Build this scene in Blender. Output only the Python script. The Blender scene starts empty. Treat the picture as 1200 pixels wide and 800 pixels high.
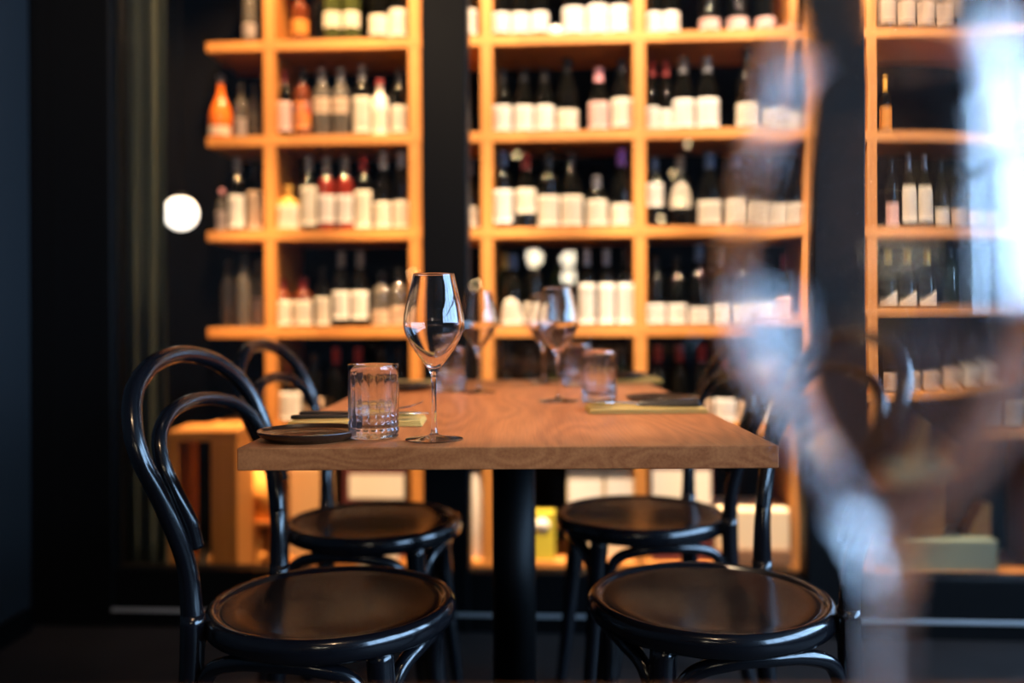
import bpy, bmesh, math, random
from mathutils import Vector, Matrix
random.seed(7)
PI = math.pi
S = bpy.context.scene
COL = S.collection

# ------------------------------------------------------------------ camera
F, CX, CY, ROLL = 1037.0, 608.0, 374.0, 0.005      # focal length in pixels (1200 wide), horizon / vanishing point, roll
ZC = 0.921                                          # eye height
cd = bpy.data.cameras.new('camera'); cam = bpy.data.objects.new('camera', cd); COL.objects.link(cam)
cam.location = (0, 0, ZC); cam.rotation_euler = (PI/2, ROLL, 0)
cd.sensor_width = 36; cd.lens = F/1200*36
cd.shift_x = -(CX-600)/1200; cd.shift_y = -(400-CY)/1200
cd.clip_start = 0.02; cd.clip_end = 60
cd.dof.use_dof = True; cd.dof.focus_distance = 1.25; cd.dof.aperture_fstop = 1.4
S.camera = cam

# ------------------------------------------------------------------ exposure, world, lights
S.view_settings.view_transform = 'Standard'; S.view_settings.look = 'None'
S.view_settings.exposure = 0.0; S.view_settings.gamma = 1; S.view_settings.use_curve_mapping = False
S.cycles.max_bounces = 14; S.cycles.transmission_bounces = 12; S.cycles.transparent_max_bounces = 16
S.cycles.glossy_bounces = 6; S.cycles.diffuse_bounces = 4
S.cycles.sample_clamp_indirect = 6.0; S.cycles.blur_glossy = 0.5
w = bpy.data.worlds.new('world'); S.world = w; w.use_nodes = True
w.node_tree.nodes['Background'].inputs[0].default_value = (0.5, 0.7, 1.0, 1)
w.node_tree.nodes['Background'].inputs[1].default_value = 1.0

def area(name, loc, rot, sx, sy, radiance, col):
    l = bpy.data.lights.new(name, 'AREA'); l.shape = 'RECTANGLE'; l.size = sx; l.size_y = sy
    l.energy = radiance*PI*sx*sy; l.color = col
    o = bpy.data.objects.new(name, l); COL.objects.link(o); o.location = loc; o.rotation_euler = rot
    return o
DAY = (0.38, 0.64, 1.0)
WIN_X = 3.05                                       # the window wall is on the right
area('daylight_side', (WIN_X+0.3, -0.1, 1.8), (PI/2, 0, PI/2), 5.2, 2.3, 18.0, DAY)    # faces -X

def spot(name, loc, target, energy, angle, col, blend=0.4, radius=0.025):
    l = bpy.data.lights.new(name, 'SPOT'); l.energy = energy; l.spot_size = math.radians(angle)
    l.spot_blend = blend; l.color = col; l.shadow_soft_size = radius
    o = bpy.data.objects.new(name, l); COL.objects.link(o); o.location = loc
    o.rotation_euler = (Vector(target)-Vector(loc)).to_track_quat('-Z', 'Y').to_euler()
    return o
spot('near_table_fill', (0.1, -0.35, 2.78), (0.0, 0.75, 0.75), 60, 56, (1.0, 0.66, 0.38), 0.7, 0.05)   # added warm fill over the nearer table, lights the set table's front edge
WARM = (1.0, 0.73, 0.48)
ORANGE = (1.0, 0.60, 0.28)
for k, x in enumerate((-0.95, -0.5, -0.05, 0.4, 0.85, 1.35)):   # ceiling spots between the glass and the shelving
    y = 2.73-0.06*x
    spot('upper_shelf_spot', (x, y, 2.84), (x, y+0.42, 1.55), 185, 80, ORANGE if x < -0.4 else WARM, 0.6)
    spot('lower_shelf_spot', (x, y, 2.84), (x, y+0.43, 0.45), 1150 if x < 1.2 else 550, 17, ORANGE if x < -0.4 else WARM, 1.0)
for x in (-0.8, 0.0, 0.8):                          # weaker spots in the dining room ceiling, aimed at the shelving
    spot('room_spot', (x, 0.6, 2.84), (x*1.15, 3.1, 1.0), 115, 50, WARM, 0.6)
spot('table_spot', (0.05, 1.75, 2.78), (0, 1.75, 0.75), 250, 36, (1.0, 0.72, 0.46), 0.7, 0.05)

# ------------------------------------------------------------------ pixel -> place
GAM = math.atan(0.06); WY = 2.63                    # the glass partition is turned 3.4 degrees
UX, UY = Vector((math.cos(GAM), -math.sin(GAM), 0)), Vector((math.sin(GAM), math.cos(GAM), 0))
def ray(px, py=CY):
    u, v = px-CX, py-CY
    return ((u-ROLL*v)/F, -(v+ROLL*u)/F)            # X per Y, Z per Y
def loc_s(px, d, py=CY):                            # along-partition coordinate and depth Y of a pixel at depth d behind the glass
    k, m = ray(px, py)
    t = (WY*math.cos(GAM)+d)/(k*math.sin(GAM)+math.cos(GAM))
    s = t*(k*math.cos(GAM)-math.sin(GAM)) + WY*math.sin(GAM)
    return s, ZC+m*t, t
def sz(px, py, d):
    s, z, t = loc_s(px, d, py); return s, z
def wpt(s, d, z=0):
    return Vector((0, WY, z)) + UX*s + UY*d

# ------------------------------------------------------------------ mesh helpers
def link(name, bm, mat, parent=None, smooth=True, loc=(0,0,0), rz=0.0):
    me = bpy.data.meshes.new(name)
    bmesh.ops.recalc_face_normals(bm, faces=bm.faces)
    bm.to_mesh(me); bm.free()
    if smooth:
        for p in me.polygons: p.use_smooth = True
    for m in (mat if isinstance(mat, (list, tuple)) else [mat]): me.materials.append(m)
    o = bpy.data.objects.new(name, me); COL.objects.link(o)
    o.location = loc; o.rotation_euler = (0, 0, rz)
    if parent: o.parent = parent
    return o
def thing(name, label, cat, loc=(0,0,0), rz=0.0, group=None):
    o = bpy.data.objects.new(name, None); COL.objects.link(o); o.empty_display_size = 0.05
    o.location = loc; o.rotation_euler = (0,0,rz); o['label'] = label; o['category'] = cat
    if group: o['group'] = group
    return o
def tag(o, label, cat, group=None):
    o['label'] = label; o['category'] = cat
    if group: o['group'] = group
    return o
def dup(root, loc, rz, label):
    r = root.copy(); COL.objects.link(r); r.location = loc; r.rotation_euler = (0,0,rz); r['label'] = label
    for ch in list(root.children):
        c = ch.copy(); COL.objects.link(c); c.parent = r
        for g in ch.children:
            q = g.copy(); COL.objects.link(q); q.parent = c
    return r
def NB(): return bmesh.new()
def box(bm, x0, x1, y0, y1, z0, z1, bev=0.0, seg=2):
    r = bmesh.ops.create_cube(bm, size=1)
    vs = r['verts']
    bmesh.ops.scale(bm, vec=(x1-x0, y1-y0, z1-z0), verts=vs)
    bmesh.ops.translate(bm, vec=((x0+x1)/2, (y0+y1)/2, (z0+z1)/2), verts=vs)
    if bev:
        es = list({e for v in vs for e in v.link_edges})
        bmesh.ops.bevel(bm, geom=es, offset=bev, segments=seg, profile=0.5, affect='EDGES')
    return bm
def lathe(bm, prof, n=48, cx=0, cy=0, closed=False, rmod=None):
    rings = []
    for r, z in prof:
        if r < 1e-6 and not rmod: rings.append([bm.verts.new((cx, cy, z))])
        else:
            ring = []
            for i in range(n):
                a = 2*PI*i/n; rr = rmod(r, z, a) if rmod else r
                ring.append(bm.verts.new((cx+rr*math.cos(a), cy+rr*math.sin(a), z)))
            rings.append(ring)
    pairs = list(zip(rings[:-1], rings[1:]))
    if closed: pairs.append((rings[-1], rings[0]))
    for A, B in pairs:
        if len(A) == 1 and len(B) == 1: continue
        for i in range(n):
            j = (i+1) % n
            if len(A) == 1: bm.faces.new((A[0], B[i], B[j]))
            elif len(B) == 1: bm.faces.new((A[i], B[0], A[j]))
            else: bm.faces.new((A[i], B[i], B[j], A[j]))
    return bm
def catmull(pts, k=8, closed=False):
    P = [Vector(p) for p in pts]; out = []; n = len(P)
    m = n if closed else n-1
    for i in range(m):
        p0 = P[(i-1) % n] if closed or i > 0 else P[0]*2-P[1]
        p1, p2 = P[i], P[(i+1) % n]
        p3 = P[(i+2) % n] if closed or i+2 < n else P[-1]*2-P[-2]
        for j in range(k):
            t = j/k
            out.append(0.5*((2*p1)+(p2-p0)*t+(2*p0-5*p1+4*p2-p3)*t*t+(3*p1-p0-3*p2+p3)*t**3))
    if not closed: out.append(P[-1].copy())
    return out
def tube(bm, pts, radii, n=14, k=8, smooth=True, flat=1.0):
    """sweep a circle along a smoothed path; radii is one number or one per point"""
    P = catmull(pts, k) if smooth else [Vector(p) for p in pts]
    N = len(P)
    if isinstance(radii, (int, float)): R = [radii]*N
    else:
        R = []
        for i in range(N):
            t = i/(N-1)*(len(radii)-1); a = min(int(t), len(radii)-2); f = t-a
            R.append(radii[a]*(1-f)+radii[a+1]*f)
    T = [(P[min(i+1, N-1)]-P[max(i-1, 0)]).normalized() for i in range(N)]
    up = Vector((0,0,1)) if abs(T[0].z) < 0.9 else Vector((1,0,0))
    nrm = (up-T[0]*up.dot(T[0])).normalized(); rings = []
    for i in range(N):
        nrm = (nrm-T[i]*nrm.dot(T[i])).normalized(); b = T[i].cross(nrm)
        rings.append([bm.verts.new(P[i]+(nrm*math.cos(2*PI*j/n)*flat+b*math.sin(2*PI*j/n))*R[i]) for j in range(n)])
    for A, B in zip(rings[:-1], rings[1:]):
        for j in range(n):
            q = (j+1) % n; bm.faces.new((A[j], A[q], B[q], B[j]))
    bm.faces.new(rings[0][::-1]); bm.faces.new(rings[-1])
    return bm
def ribbon(bm, stations, th):
    """flat bar along x: stations (x, y_center, half_width, z), thickness th"""
    rings = []
    for x, y, h, z in stations:
        rings.append([bm.verts.new(p) for p in ((x,y-h,z),(x,y+h,z),(x,y+h*0.8,z+th),(x,y-h*0.8,z+th))])
    for A, B in zip(rings[:-1], rings[1:]):
        for j in range(4):
            q = (j+1) % 4; bm.faces.new((A[j], A[q], B[q], B[j]))
    bm.faces.new(rings[0][::-1]); bm.faces.new(rings[-1])
    return bm

# ------------------------------------------------------------------ materials
def mat(name, col, rough=0.5, metal=0.0, coat=0.0, trans=0.0, ior=1.5, emis=None, estr=0.0, spec=0.5, bump=0.0, bscale=40, var=0.0, vscale=6):
    m = bpy.data.materials.new(name); m.use_nodes = True; nt = m.node_tree; p = nt.nodes['Principled BSDF']
    p.inputs['Base Color'].default_value = (*col, 1); p.inputs['Roughness'].default_value = rough
    p.inputs['Metallic'].default_value = metal; p.inputs['Coat Weight'].default_value = coat
    p.inputs['Transmission Weight'].default_value = trans; p.inputs['IOR'].default_value = ior
    p.inputs['Specular IOR Level'].default_value = spec
    if emis: p.inputs['Emission Color'].default_value = (*emis, 1); p.inputs['Emission Strength'].default_value = estr
    if bump or var:
        tc = nt.nodes.new('ShaderNodeTexCoord'); nz = nt.nodes.new('ShaderNodeTexNoise'); nz.inputs['Detail'].default_value = 6
        nt.links.new(tc.outputs['Object'], nz.inputs['Vector'])
        if bump:
            nz.inputs['Scale'].default_value = bscale
            b = nt.nodes.new('ShaderNodeBump'); b.inputs['Strength'].default_value = bump; b.inputs['Distance'].default_value = 0.004
            nt.links.new(nz.outputs['Fac'], b.inputs['Height']); nt.links.new(b.outputs['Normal'], p.inputs['Normal'])
        if var:
            n2 = nt.nodes.new('ShaderNodeTexNoise'); n2.inputs['Scale'].default_value = vscale; n2.inputs['Detail'].default_value = 5
            nt.links.new(tc.outputs['Object'], n2.inputs['Vector'])
            mx = nt.nodes.new('ShaderNodeMix'); mx.data_type = 'RGBA'
            mx.inputs['A'].default_value = (*[c*(1-var) for c in col], 1); mx.inputs['B'].default_value = (*[min(1, c*(1+var)) for c in col], 1)
            nt.links.new(n2.outputs['Fac'], mx.inputs['Factor']); nt.links.new(mx.outputs['Result'], p.inputs['Base Color'])
    return m
def wood(name, dark, light, scale=(30, 2.2, 30), rough=0.4, coat=0.0, spec=0.5, ring=9.0, dist=5.0, bump=0.05):
    m = bpy.data.materials.new(name); m.use_nodes = True; nt = m.node_tree; L = nt.links; p = nt.nodes['Principled BSDF']
    tc = nt.nodes.new('ShaderNodeTexCoord'); mp = nt.nodes.new('ShaderNodeMapping'); mp.inputs['Scale'].default_value = scale
    L.new(tc.outputs['Object'], mp.inputs['Vector'])
    n1 = nt.nodes.new('ShaderNodeTexNoise'); n1.inputs['Scale'].default_value = 6; n1.inputs['Detail'].default_value = 8
    L.new(mp.outputs['Vector'], n1.inputs['Vector'])
    mp2 = nt.nodes.new('ShaderNodeMapping'); mp2.inputs['Scale'].default_value = tuple(v*0.22 for v in scale)
    L.new(tc.outputs['Object'], mp2.inputs['Vector'])
    wv = nt.nodes.new('ShaderNodeTexWave'); wv.wave_type = 'BANDS'; wv.bands_direction = 'X'; wv.wave_profile = 'SAW'
    wv.inputs['Scale'].default_value = ring*0.12; wv.inputs['Distortion'].default_value = dist; wv.inputs['Detail'].default_value = 3; wv.inputs['Detail Scale'].default_value = 0.8
    L.new(mp2.outputs['Vector'], wv.inputs['Vector'])
    mx0 = nt.nodes.new('ShaderNodeMix'); mx0.inputs['Factor'].default_value = 0.38
    L.new(n1.outputs['Fac'], mx0.inputs['A']); L.new(wv.outputs['Fac'], mx0.inputs['B'])
    cr = nt.nodes.new('ShaderNodeValToRGB'); cr.color_ramp.elements[0].position = 0.25; cr.color_ramp.elements[1].position = 0.75
    cr.color_ramp.elements[0].color = (*dark, 1); cr.color_ramp.elements[1].color = (*light, 1)
    L.new(mx0.outputs['Result'], cr.inputs['Fac']); L.new(cr.outputs['Color'], p.inputs['Base Color'])
    p.inputs['Roughness'].default_value = rough; p.inputs['Specular IOR Level'].default_value = spec; p.inputs['Coat Weight'].default_value = coat; p.inputs['Coat Roughness'].default_value = 0.25
    b = nt.nodes.new('ShaderNodeBump'); b.inputs['Strength'].default_value = bump; b.inputs['Distance'].default_value = 0.002
    L.new(n1.outputs['Fac'], b.inputs['Height']); L.new(b.outputs['Normal'], p.inputs['Normal'])
    return m
def glass_mat(name, col=(1,1,1), ior=1.5):
    m = bpy.data.materials.new(name); m.use_nodes = True; nt = m.node_tree
    nt.nodes.remove(nt.nodes['Principled BSDF'])
    g = nt.nodes.new('ShaderNodeBsdfGlass'); g.inputs['Color'].default_value = (*col, 1); g.inputs['IOR'].default_value = ior; g.inputs['Roughness'].default_value = 0.0
    nt.links.new(g.outputs[0], nt.nodes['Material Output'].inputs['Surface'])
    return m
def thin_glass_mat(name, thin, ior=1.5):
    """clear glass: part refracting body, part thin-walled (straight-through with surface reflection)"""
    m = glass_mat(name, (0.99, 0.99, 1.0), ior); nt = m.node_tree; g = nt.nodes['Glass BSDF']
    t = nt.nodes.new('ShaderNodeBsdfTransparent'); t.inputs[0].default_value = (0.98, 0.98, 0.985, 1)
    r = nt.nodes.new('ShaderNodeBsdfGlossy'); r.inputs['Roughness'].default_value = 0.0
    fr = nt.nodes.new('ShaderNodeFresnel'); fr.inputs['IOR'].default_value = ior
    a = nt.nodes.new('ShaderNodeMixShader'); nt.links.new(fr.outputs[0], a.inputs[0]); nt.links.new(t.outputs[0], a.inputs[1]); nt.links.new(r.outputs[0], a.inputs[2])
    b = nt.nodes.new('ShaderNodeMixShader'); b.inputs[0].default_value = thin
    nt.links.new(g.outputs[0], b.inputs[1]); nt.links.new(a.outputs[0], b.inputs[2]); nt.links.new(b.outputs[0], nt.nodes['Material Output'].inputs['Surface'])
    return m
def pane_mat(name):
    m = bpy.data.materials.new(name); m.use_nodes = True; nt = m.node_tree
    nt.nodes.remove(nt.nodes['Principled BSDF'])
    t = nt.nodes.new('ShaderNodeBsdfTransparent'); t.inputs[0].default_value = (0.985, 0.99, 0.99, 1)
    g = nt.nodes.new('ShaderNodeBsdfGlossy'); g.inputs['Roughness'].default_value = 0.0
    fr = nt.nodes.new('ShaderNodeFresnel'); fr.inputs['IOR'].default_value = 1.5
    mx = nt.nodes.new('ShaderNodeMixShader')
    nt.links.new(fr.outputs[0], mx.inputs[0]); nt.links.new(t.outputs[0], mx.inputs[1]); nt.links.new(g.outputs[0], mx.inputs[2])
    nt.links.new(mx.outputs[0], nt.nodes['Material Output'].inputs['Surface'])
    return m

def oak(name, cols):
    m = bpy.data.materials.new(name); m.use_nodes = True; nt = m.node_tree; L = nt.links; p = nt.nodes['Principled BSDF']
    tc = nt.nodes.new('ShaderNodeTexCoord')
    def noise(sc, scale, det=2):
        mp = nt.nodes.new('ShaderNodeMapping'); mp.inputs['Scale'].default_value = sc; L.new(tc.outputs['Object'], mp.inputs['Vector'])
        n = nt.nodes.new('ShaderNodeTexNoise'); n.inputs['Scale'].default_value = scale; n.inputs['Detail'].default_value = det
        L.new(mp.outputs['Vector'], n.inputs['Vector']); return n.outputs['Fac']
    def math_(op, a, b):
        n = nt.nodes.new('ShaderNodeMath'); n.operation = op; L.new(a, n.inputs[0])
        if isinstance(b, (int, float)): n.inputs[1].default_value = b
        elif b is not None: L.new(b, n.inputs[1])
        return n.outputs[0]
    rings = math_('SINE', math_('MULTIPLY', noise((1, 0.22, 2.5), 5.5, 1.5), 95.0), None)     # growth-ring contours: cathedral figure
    rings = math_('MULTIPLY', math_('ADD', rings, 1.0), 0.5)
    fine = noise((1, 0.03, 1), 260, 4)                                                        # pores along the grain
    broad = noise((1, 0.15, 1), 7, 3)
    f = math_('ADD', math_('MULTIPLY', rings, 0.15), math_('ADD', math_('MULTIPLY', fine, 0.42), math_('MULTIPLY', broad, 0.42)))
    cr = nt.nodes.new('ShaderNodeValToRGB'); e = cr.color_ramp.elements
    e[0].position = 0.25; e[1].position = 0.78; e[0].color = (*cols[0], 1); e[1].color = (*cols[1], 1)
    L.new(f, cr.inputs['Fac']); L.new(cr.outputs['Color'], p.inputs['Base Color'])
    p.inputs['Roughness'].default_value = 0.42; p.inputs['Specular IOR Level'].default_value = 0.25
    b = nt.nodes.new('ShaderNodeBump'); b.inputs['Strength'].default_value = 0.12; b.inputs['Distance'].default_value = 0.001
    L.new(fine, b.inputs['Height']); L.new(b.outputs['Normal'], p.inputs['Normal'])
    return m
M_oak = oak('table_oak', ((0.22, 0.060, 0.016), (0.50, 0.180, 0.060)))
M_shelf = wood('shelf_wood', (0.44, 0.170, 0.034), (0.56, 0.235, 0.052), (3, 30, 30), 0.55)
M_upr = wood('upright_wood', (0.44, 0.170, 0.034), (0.56, 0.235, 0.052), (30, 30, 3), 0.55)
M_black = mat('black_frame_paint', (0.0015, 0.0015, 0.0018), 0.5, spec=0.12)
M_lacq = mat('black_lacquer', (0.004, 0.004, 0.0055), 0.18, coat=0.25, bump=0.03, bscale=18)
M_seat = wood('dark_seat_veneer', (0.007, 0.0035, 0.003), (0.020, 0.009, 0.006), (3, 22, 22), 0.22, 0.0, spec=0.11, bump=0.03)
M_wall = mat('dark_blue_wall_paint', (0.009, 0.012, 0.015), 0.6, spec=0.25, bump=0.06, bscale=60)
M_dark = mat('black_room_paint', (0.003, 0.0026, 0.0026), 0.8, spec=0.1)
M_ceil = mat('dark_ceiling', (0.01, 0.01, 0.011), 0.8)
M_floor = mat('dark_stained_floor', (0.016, 0.012, 0.011), 0.6, spec=0.25, bump=0.08, bscale=14, var=0.45, vscale=5)
M_curt = mat('grey_green_curtain_cloth', (0.15, 0.18, 0.15), 0.9, spec=0.1, bump=0.1, bscale=200)
M_glass = glass_mat('clear_glass', (0.995, 0.995, 1.0), 1.5)
M_crys = thin_glass_mat('cut_crystal', 0.12, 1.52)
M_foot = thin_glass_mat('clear_foot_glass', 0.35)
M_pane = pane_mat('window_pane_glass')
M_steel = mat('brushed_steel', (0.72, 0.72, 0.74), 0.22, 1.0)
M_strip = mat('pale_aluminium', (0.40, 0.40, 0.41), 0.4, 0.6)
M_plate = mat('dark_brown_glaze', (0.022, 0.011, 0.007), 0.18, coat=0.3, bump=0.03, bscale=25)
M_napk = mat('mustard_linen', (0.50, 0.31, 0.075), 0.9, bump=0.15, bscale=300)
M_handle = mat('black_cutlery_resin', (0.008, 0.007, 0.007), 0.3)

# ------------------------------------------------------------------ room shell
def struct(name, bm, m, parent=None, loc=(0,0,0), rz=0.0, smooth=False):
    o = link(name, bm, m, parent, smooth, loc, rz)
    if parent is None: o['kind'] = 'structure'
    return o
PL = dict(loc=(0, WY, 0), rz=-GAM)                 # partition frame of reference
struct('floor', box(NB(), -3.2, 3.4, -3.2, 4.2, -0.1, 0.0), M_floor)
struct('ceiling', box(NB(), -3.2, 3.4, -3.2, 4.2, 2.9, 3.0), M_ceil)
struct('wall_left', box(NB(), -1.57, -1.47, -3.0, 2.66, 0, 2.9), M_wall)
struct('baseboard_left', box(NB(), -1.47, -1.455, -3.0, 2.64, 0, 0.07, 0.003), M_black)
struct('wall_back', box(NB(), -2.2, 3.0, 0.93, 1.03, 0, 2.9), M_dark, **PL)
struct('wall_storage_left', box(NB(), -2.2, -2.1, 0.05, 0.93, 0, 2.9), M_dark, **PL)
struct('wall_storage_right', box(NB(), 2.9, 3.0, 0.05, 0.93, 0, 2.9), M_dark, **PL)
struct('wall_partition_left', box(NB(), -2.2, -1.62, -0.03, 0.05, 0, 2.9), M_dark, **PL)
struct('wall_partition_right', box(NB(), 2.2, 3.2, -0.03, 0.05, 0, 2.9), M_dark, **PL)
# window walls with openings
def window_wall(name, horiz, a0, a1, w0, w1, z0, z1, pos, th, n_mull):
    bm = NB()
    def bb(p0, p1, q0, q1, t0=0.0, t1=1.0):
        lo, hi = pos+th*t0, pos+th*t1
        lo, hi = min(lo, hi), max(lo, hi)
        if horiz: box(bm, p0, p1, lo, hi, q0, q1)
        else: box(bm, lo, hi, p0, p1, q0, q1)
    bb(a0, w0, 0, 2.9); bb(w1, a1, 0, 2.9); bb(w0, w1, 0, z0); bb(w0, w1, z1, 2.9)
    struct(name, bm, M_wall)
    bm = NB()
    for i in range(n_mull+1):
        c = w0+(w1-w0)*i/n_mull; h = 0.03
        bb(max(w0, c-h), min(w1, c+h), z0, z1, 0.3, 0.7)
    zm = z0+(z1-z0)*0.62
    for q in (z0, zm, z1-0.05): bb(w0, w1, q, q+0.05, 0.3, 0.7)
    return bm
struct('wall_rear', box(NB(), -1.57, 3.15, -3.1, -3.0, 0, 2.9), M_wall)
bm = window_wall('wall_right', False, -3.0, 2.46, -2.5, 2.3, 0.85, 2.72, WIN_X, 0.1, 5)
struct('window_4', bm, M_black)

# glass partition: posts, rails, panes
def post(name, pxa, pxb):
    a, _, _ = loc_s(pxa, -0.04); b, _, _ = loc_s(pxb, -0.04)
    struct(name, box(NB(), a, b, -0.04, 0.05, 0.0, 2.9, 0.004), M_black, **PL)
    return a, b
p1 = post('trim_1', 64, 130); p2 = post('trim_2', 495, 548); p3 = post('trim_3', 945, 1012)
s_end = 2.15
struct('trim_4', box(NB(), p1[0]-0.2, p1[0]-0.001, -0.035, 0.05, 0, 2.9), M_black, **PL)
struct('trim_5', box(NB(), s_end, 2.25, -0.04, 0.05, 0, 2.9, 0.004), M_black, **PL)
for i, (a, b) in enumerate(((p1[1], p2[0]), (p2[1], p3[0]), (p3[1], s_end))):
    bm = NB()
    box(bm, a, b, -0.03, 0.045, 0.05, 0.172, 0.003); box(bm, a, b, -0.03, 0.045, 2.72, 2.9, 0.003)
    wo = struct('window_%d' % (i+1), bm, M_black, **PL)
    link('pane', box(NB(), a, b, 0.004, 0.012, 0.170, 2.722), M_pane, wo, False)
struct('baseboard_partition', box(NB(), p1[0], s_end, -0.032, 0.045, 0.0, 0.05, 0.002), M_black, **PL)
struct('trim_6', box(NB(), p1[1], s_end, -0.050, -0.040, 0.050, 0.060, 0.002), M_strip, **PL)

# ------------------------------------------------------------------ wall shelving
DF, DB = 0.52, 0.84                                # depth of the shelf front and back behind the glass
MID = 650
BT = 0.036
ROW_Y = dict(A=45.5, B=159, C=272.5, D=388.5, E=503, G=664)    # pixel height of the board front, at x = 650
ROW_Z = {k: sz(MID, y, DF)[1]+BT/2 for k, y in ROW_Y.items()}  # top face of each board
ROW_Z['Z'] = ROW_Z['A']+0.345
s0 = loc_s(243, DF)[0]; s1 = loc_s(957, DF)[0]
unit = thing('wall_shelving', 'wide orange-lit wooden bottle shelving behind the left and middle glass panes', 'shelving', (0, WY, 0), -GAM, 'wooden bottle shelving')
for k, z in ROW_Z.items():
    link('shelf', box(NB(), s0, s1, DF, DB, z-BT, z, 0.002), M_shelf, unit, False)
ups = [(307, 331), (479, 495), (565, 578), (743, 758), (927, 942)]
UPS = []
for a, b in ups:
    c = (loc_s(a, DF)[0]+loc_s(b, DF)[0])/2
    if a == 307: c = loc_s(317, DF)[0]
    UPS.append(c)
    zs = sorted(ROW_Z.values())
    bm = NB()
    for lo, hi in zip(zs[:-1], zs[1:]): box(bm, c-0.021, c+0.021, DF+0.001, DB-0.001, lo, hi-BT, 0.0015)
    box(bm, c-0.021, c+0.021, DF+0.001, DB-0.001, 0.0, zs[0]-BT); box(bm, c-0.021, c+0.021, DF+0.001, DB-0.001, zs[-1], 2.6)
    link('upright', bm, M_upr, unit, False)
RROW_Y = dict(A=37, B=158.5, C=272, D=371, E=507, G=677)
RROW_Z = {k: sz(1080, y, DF)[1]+BT/2 for k, y in RROW_Y.items()}
RROW_Z['Z'] = RROW_Z['A']+0.345
unit2 = thing('wall_shelving', 'wooden bottle shelving behind the right glass pane, half hidden by the blurred glass', 'shelving', (0, WY, 0), -GAM, 'wooden bottle shelving')
t0, t1 = loc_s(1009, DF)[0], 2.12
for k, z in RROW_Z.items():
    link('shelf', box(NB(), t0, t1, DF, DB, z-BT, z, 0.002), M_shelf, unit2, False)
for c in (loc_s(1021, DF)[0], loc_s(1021, DF)[0]+0.62, 2.09):
    zs = sorted(RROW_Z.values()); bm = NB()
    for lo, hi in zip(zs[:-1], zs[1:]): box(bm, c-0.019, c+0.019, DF+0.001, DB-0.001, lo, hi-BT, 0.0015)
    box(bm, c-0.019, c+0.019, DF+0.001, DB-0.001, 0.0, zs[0]-BT); box(bm, c-0.019, c+0.019, DF+0.001, DB-0.001, zs[-1], 2.6)
    link('upright', bm, M_upr, unit2, False)

# ------------------------------------------------------------------ tables
def dining_table(name, label, x0, x1, y0, y1, ztop, m, px, py):
    t = thing(name, label, 'table', (px, py, 0))
    link('tabletop', box(NB(), x0-px, x1-px, y0-py, y1-py, ztop-0.0305, ztop, 0.0016, 2), m, t, False)
    bm = NB(); box(bm, -0.2, 0.2, -0.2, 0.2, ztop-0.0425, ztop-0.0305, 0.002); link('mounting_plate', bm, M_black, t, False)
    bm = NB(); lathe(bm, [(0, 0.02), (0.044, 0.02), (0.044, ztop-0.0425), (0, ztop-0.0425)], 40); link('pedestal', bm, M_black, t)
    bm = NB(); lathe(bm, [(0, 0), (0.27, 0), (0.275, 0.004), (0.27, 0.010), (0.06, 0.020), (0.05, 0.03), (0, 0.03)], 56); link('base', bm, M_black, t)
    return t
TZ = 0.75
X0 = (275-CX)*1.187/F+0.002; X1 = (912-CX)*1.187/F
dining_table('dining_table', 'set oak dining table with black pedestal between the four bistro chairs', X0, X1, 1.187, 2.50, TZ, M_oak, -0.012, 1.80)
dining_table('dining_table', 'empty edge of nearer oak table along the bottom of the picture', -0.55, 0.60, -0.75, 0.405, TZ, M_oak, 0.0, -0.2)

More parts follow.
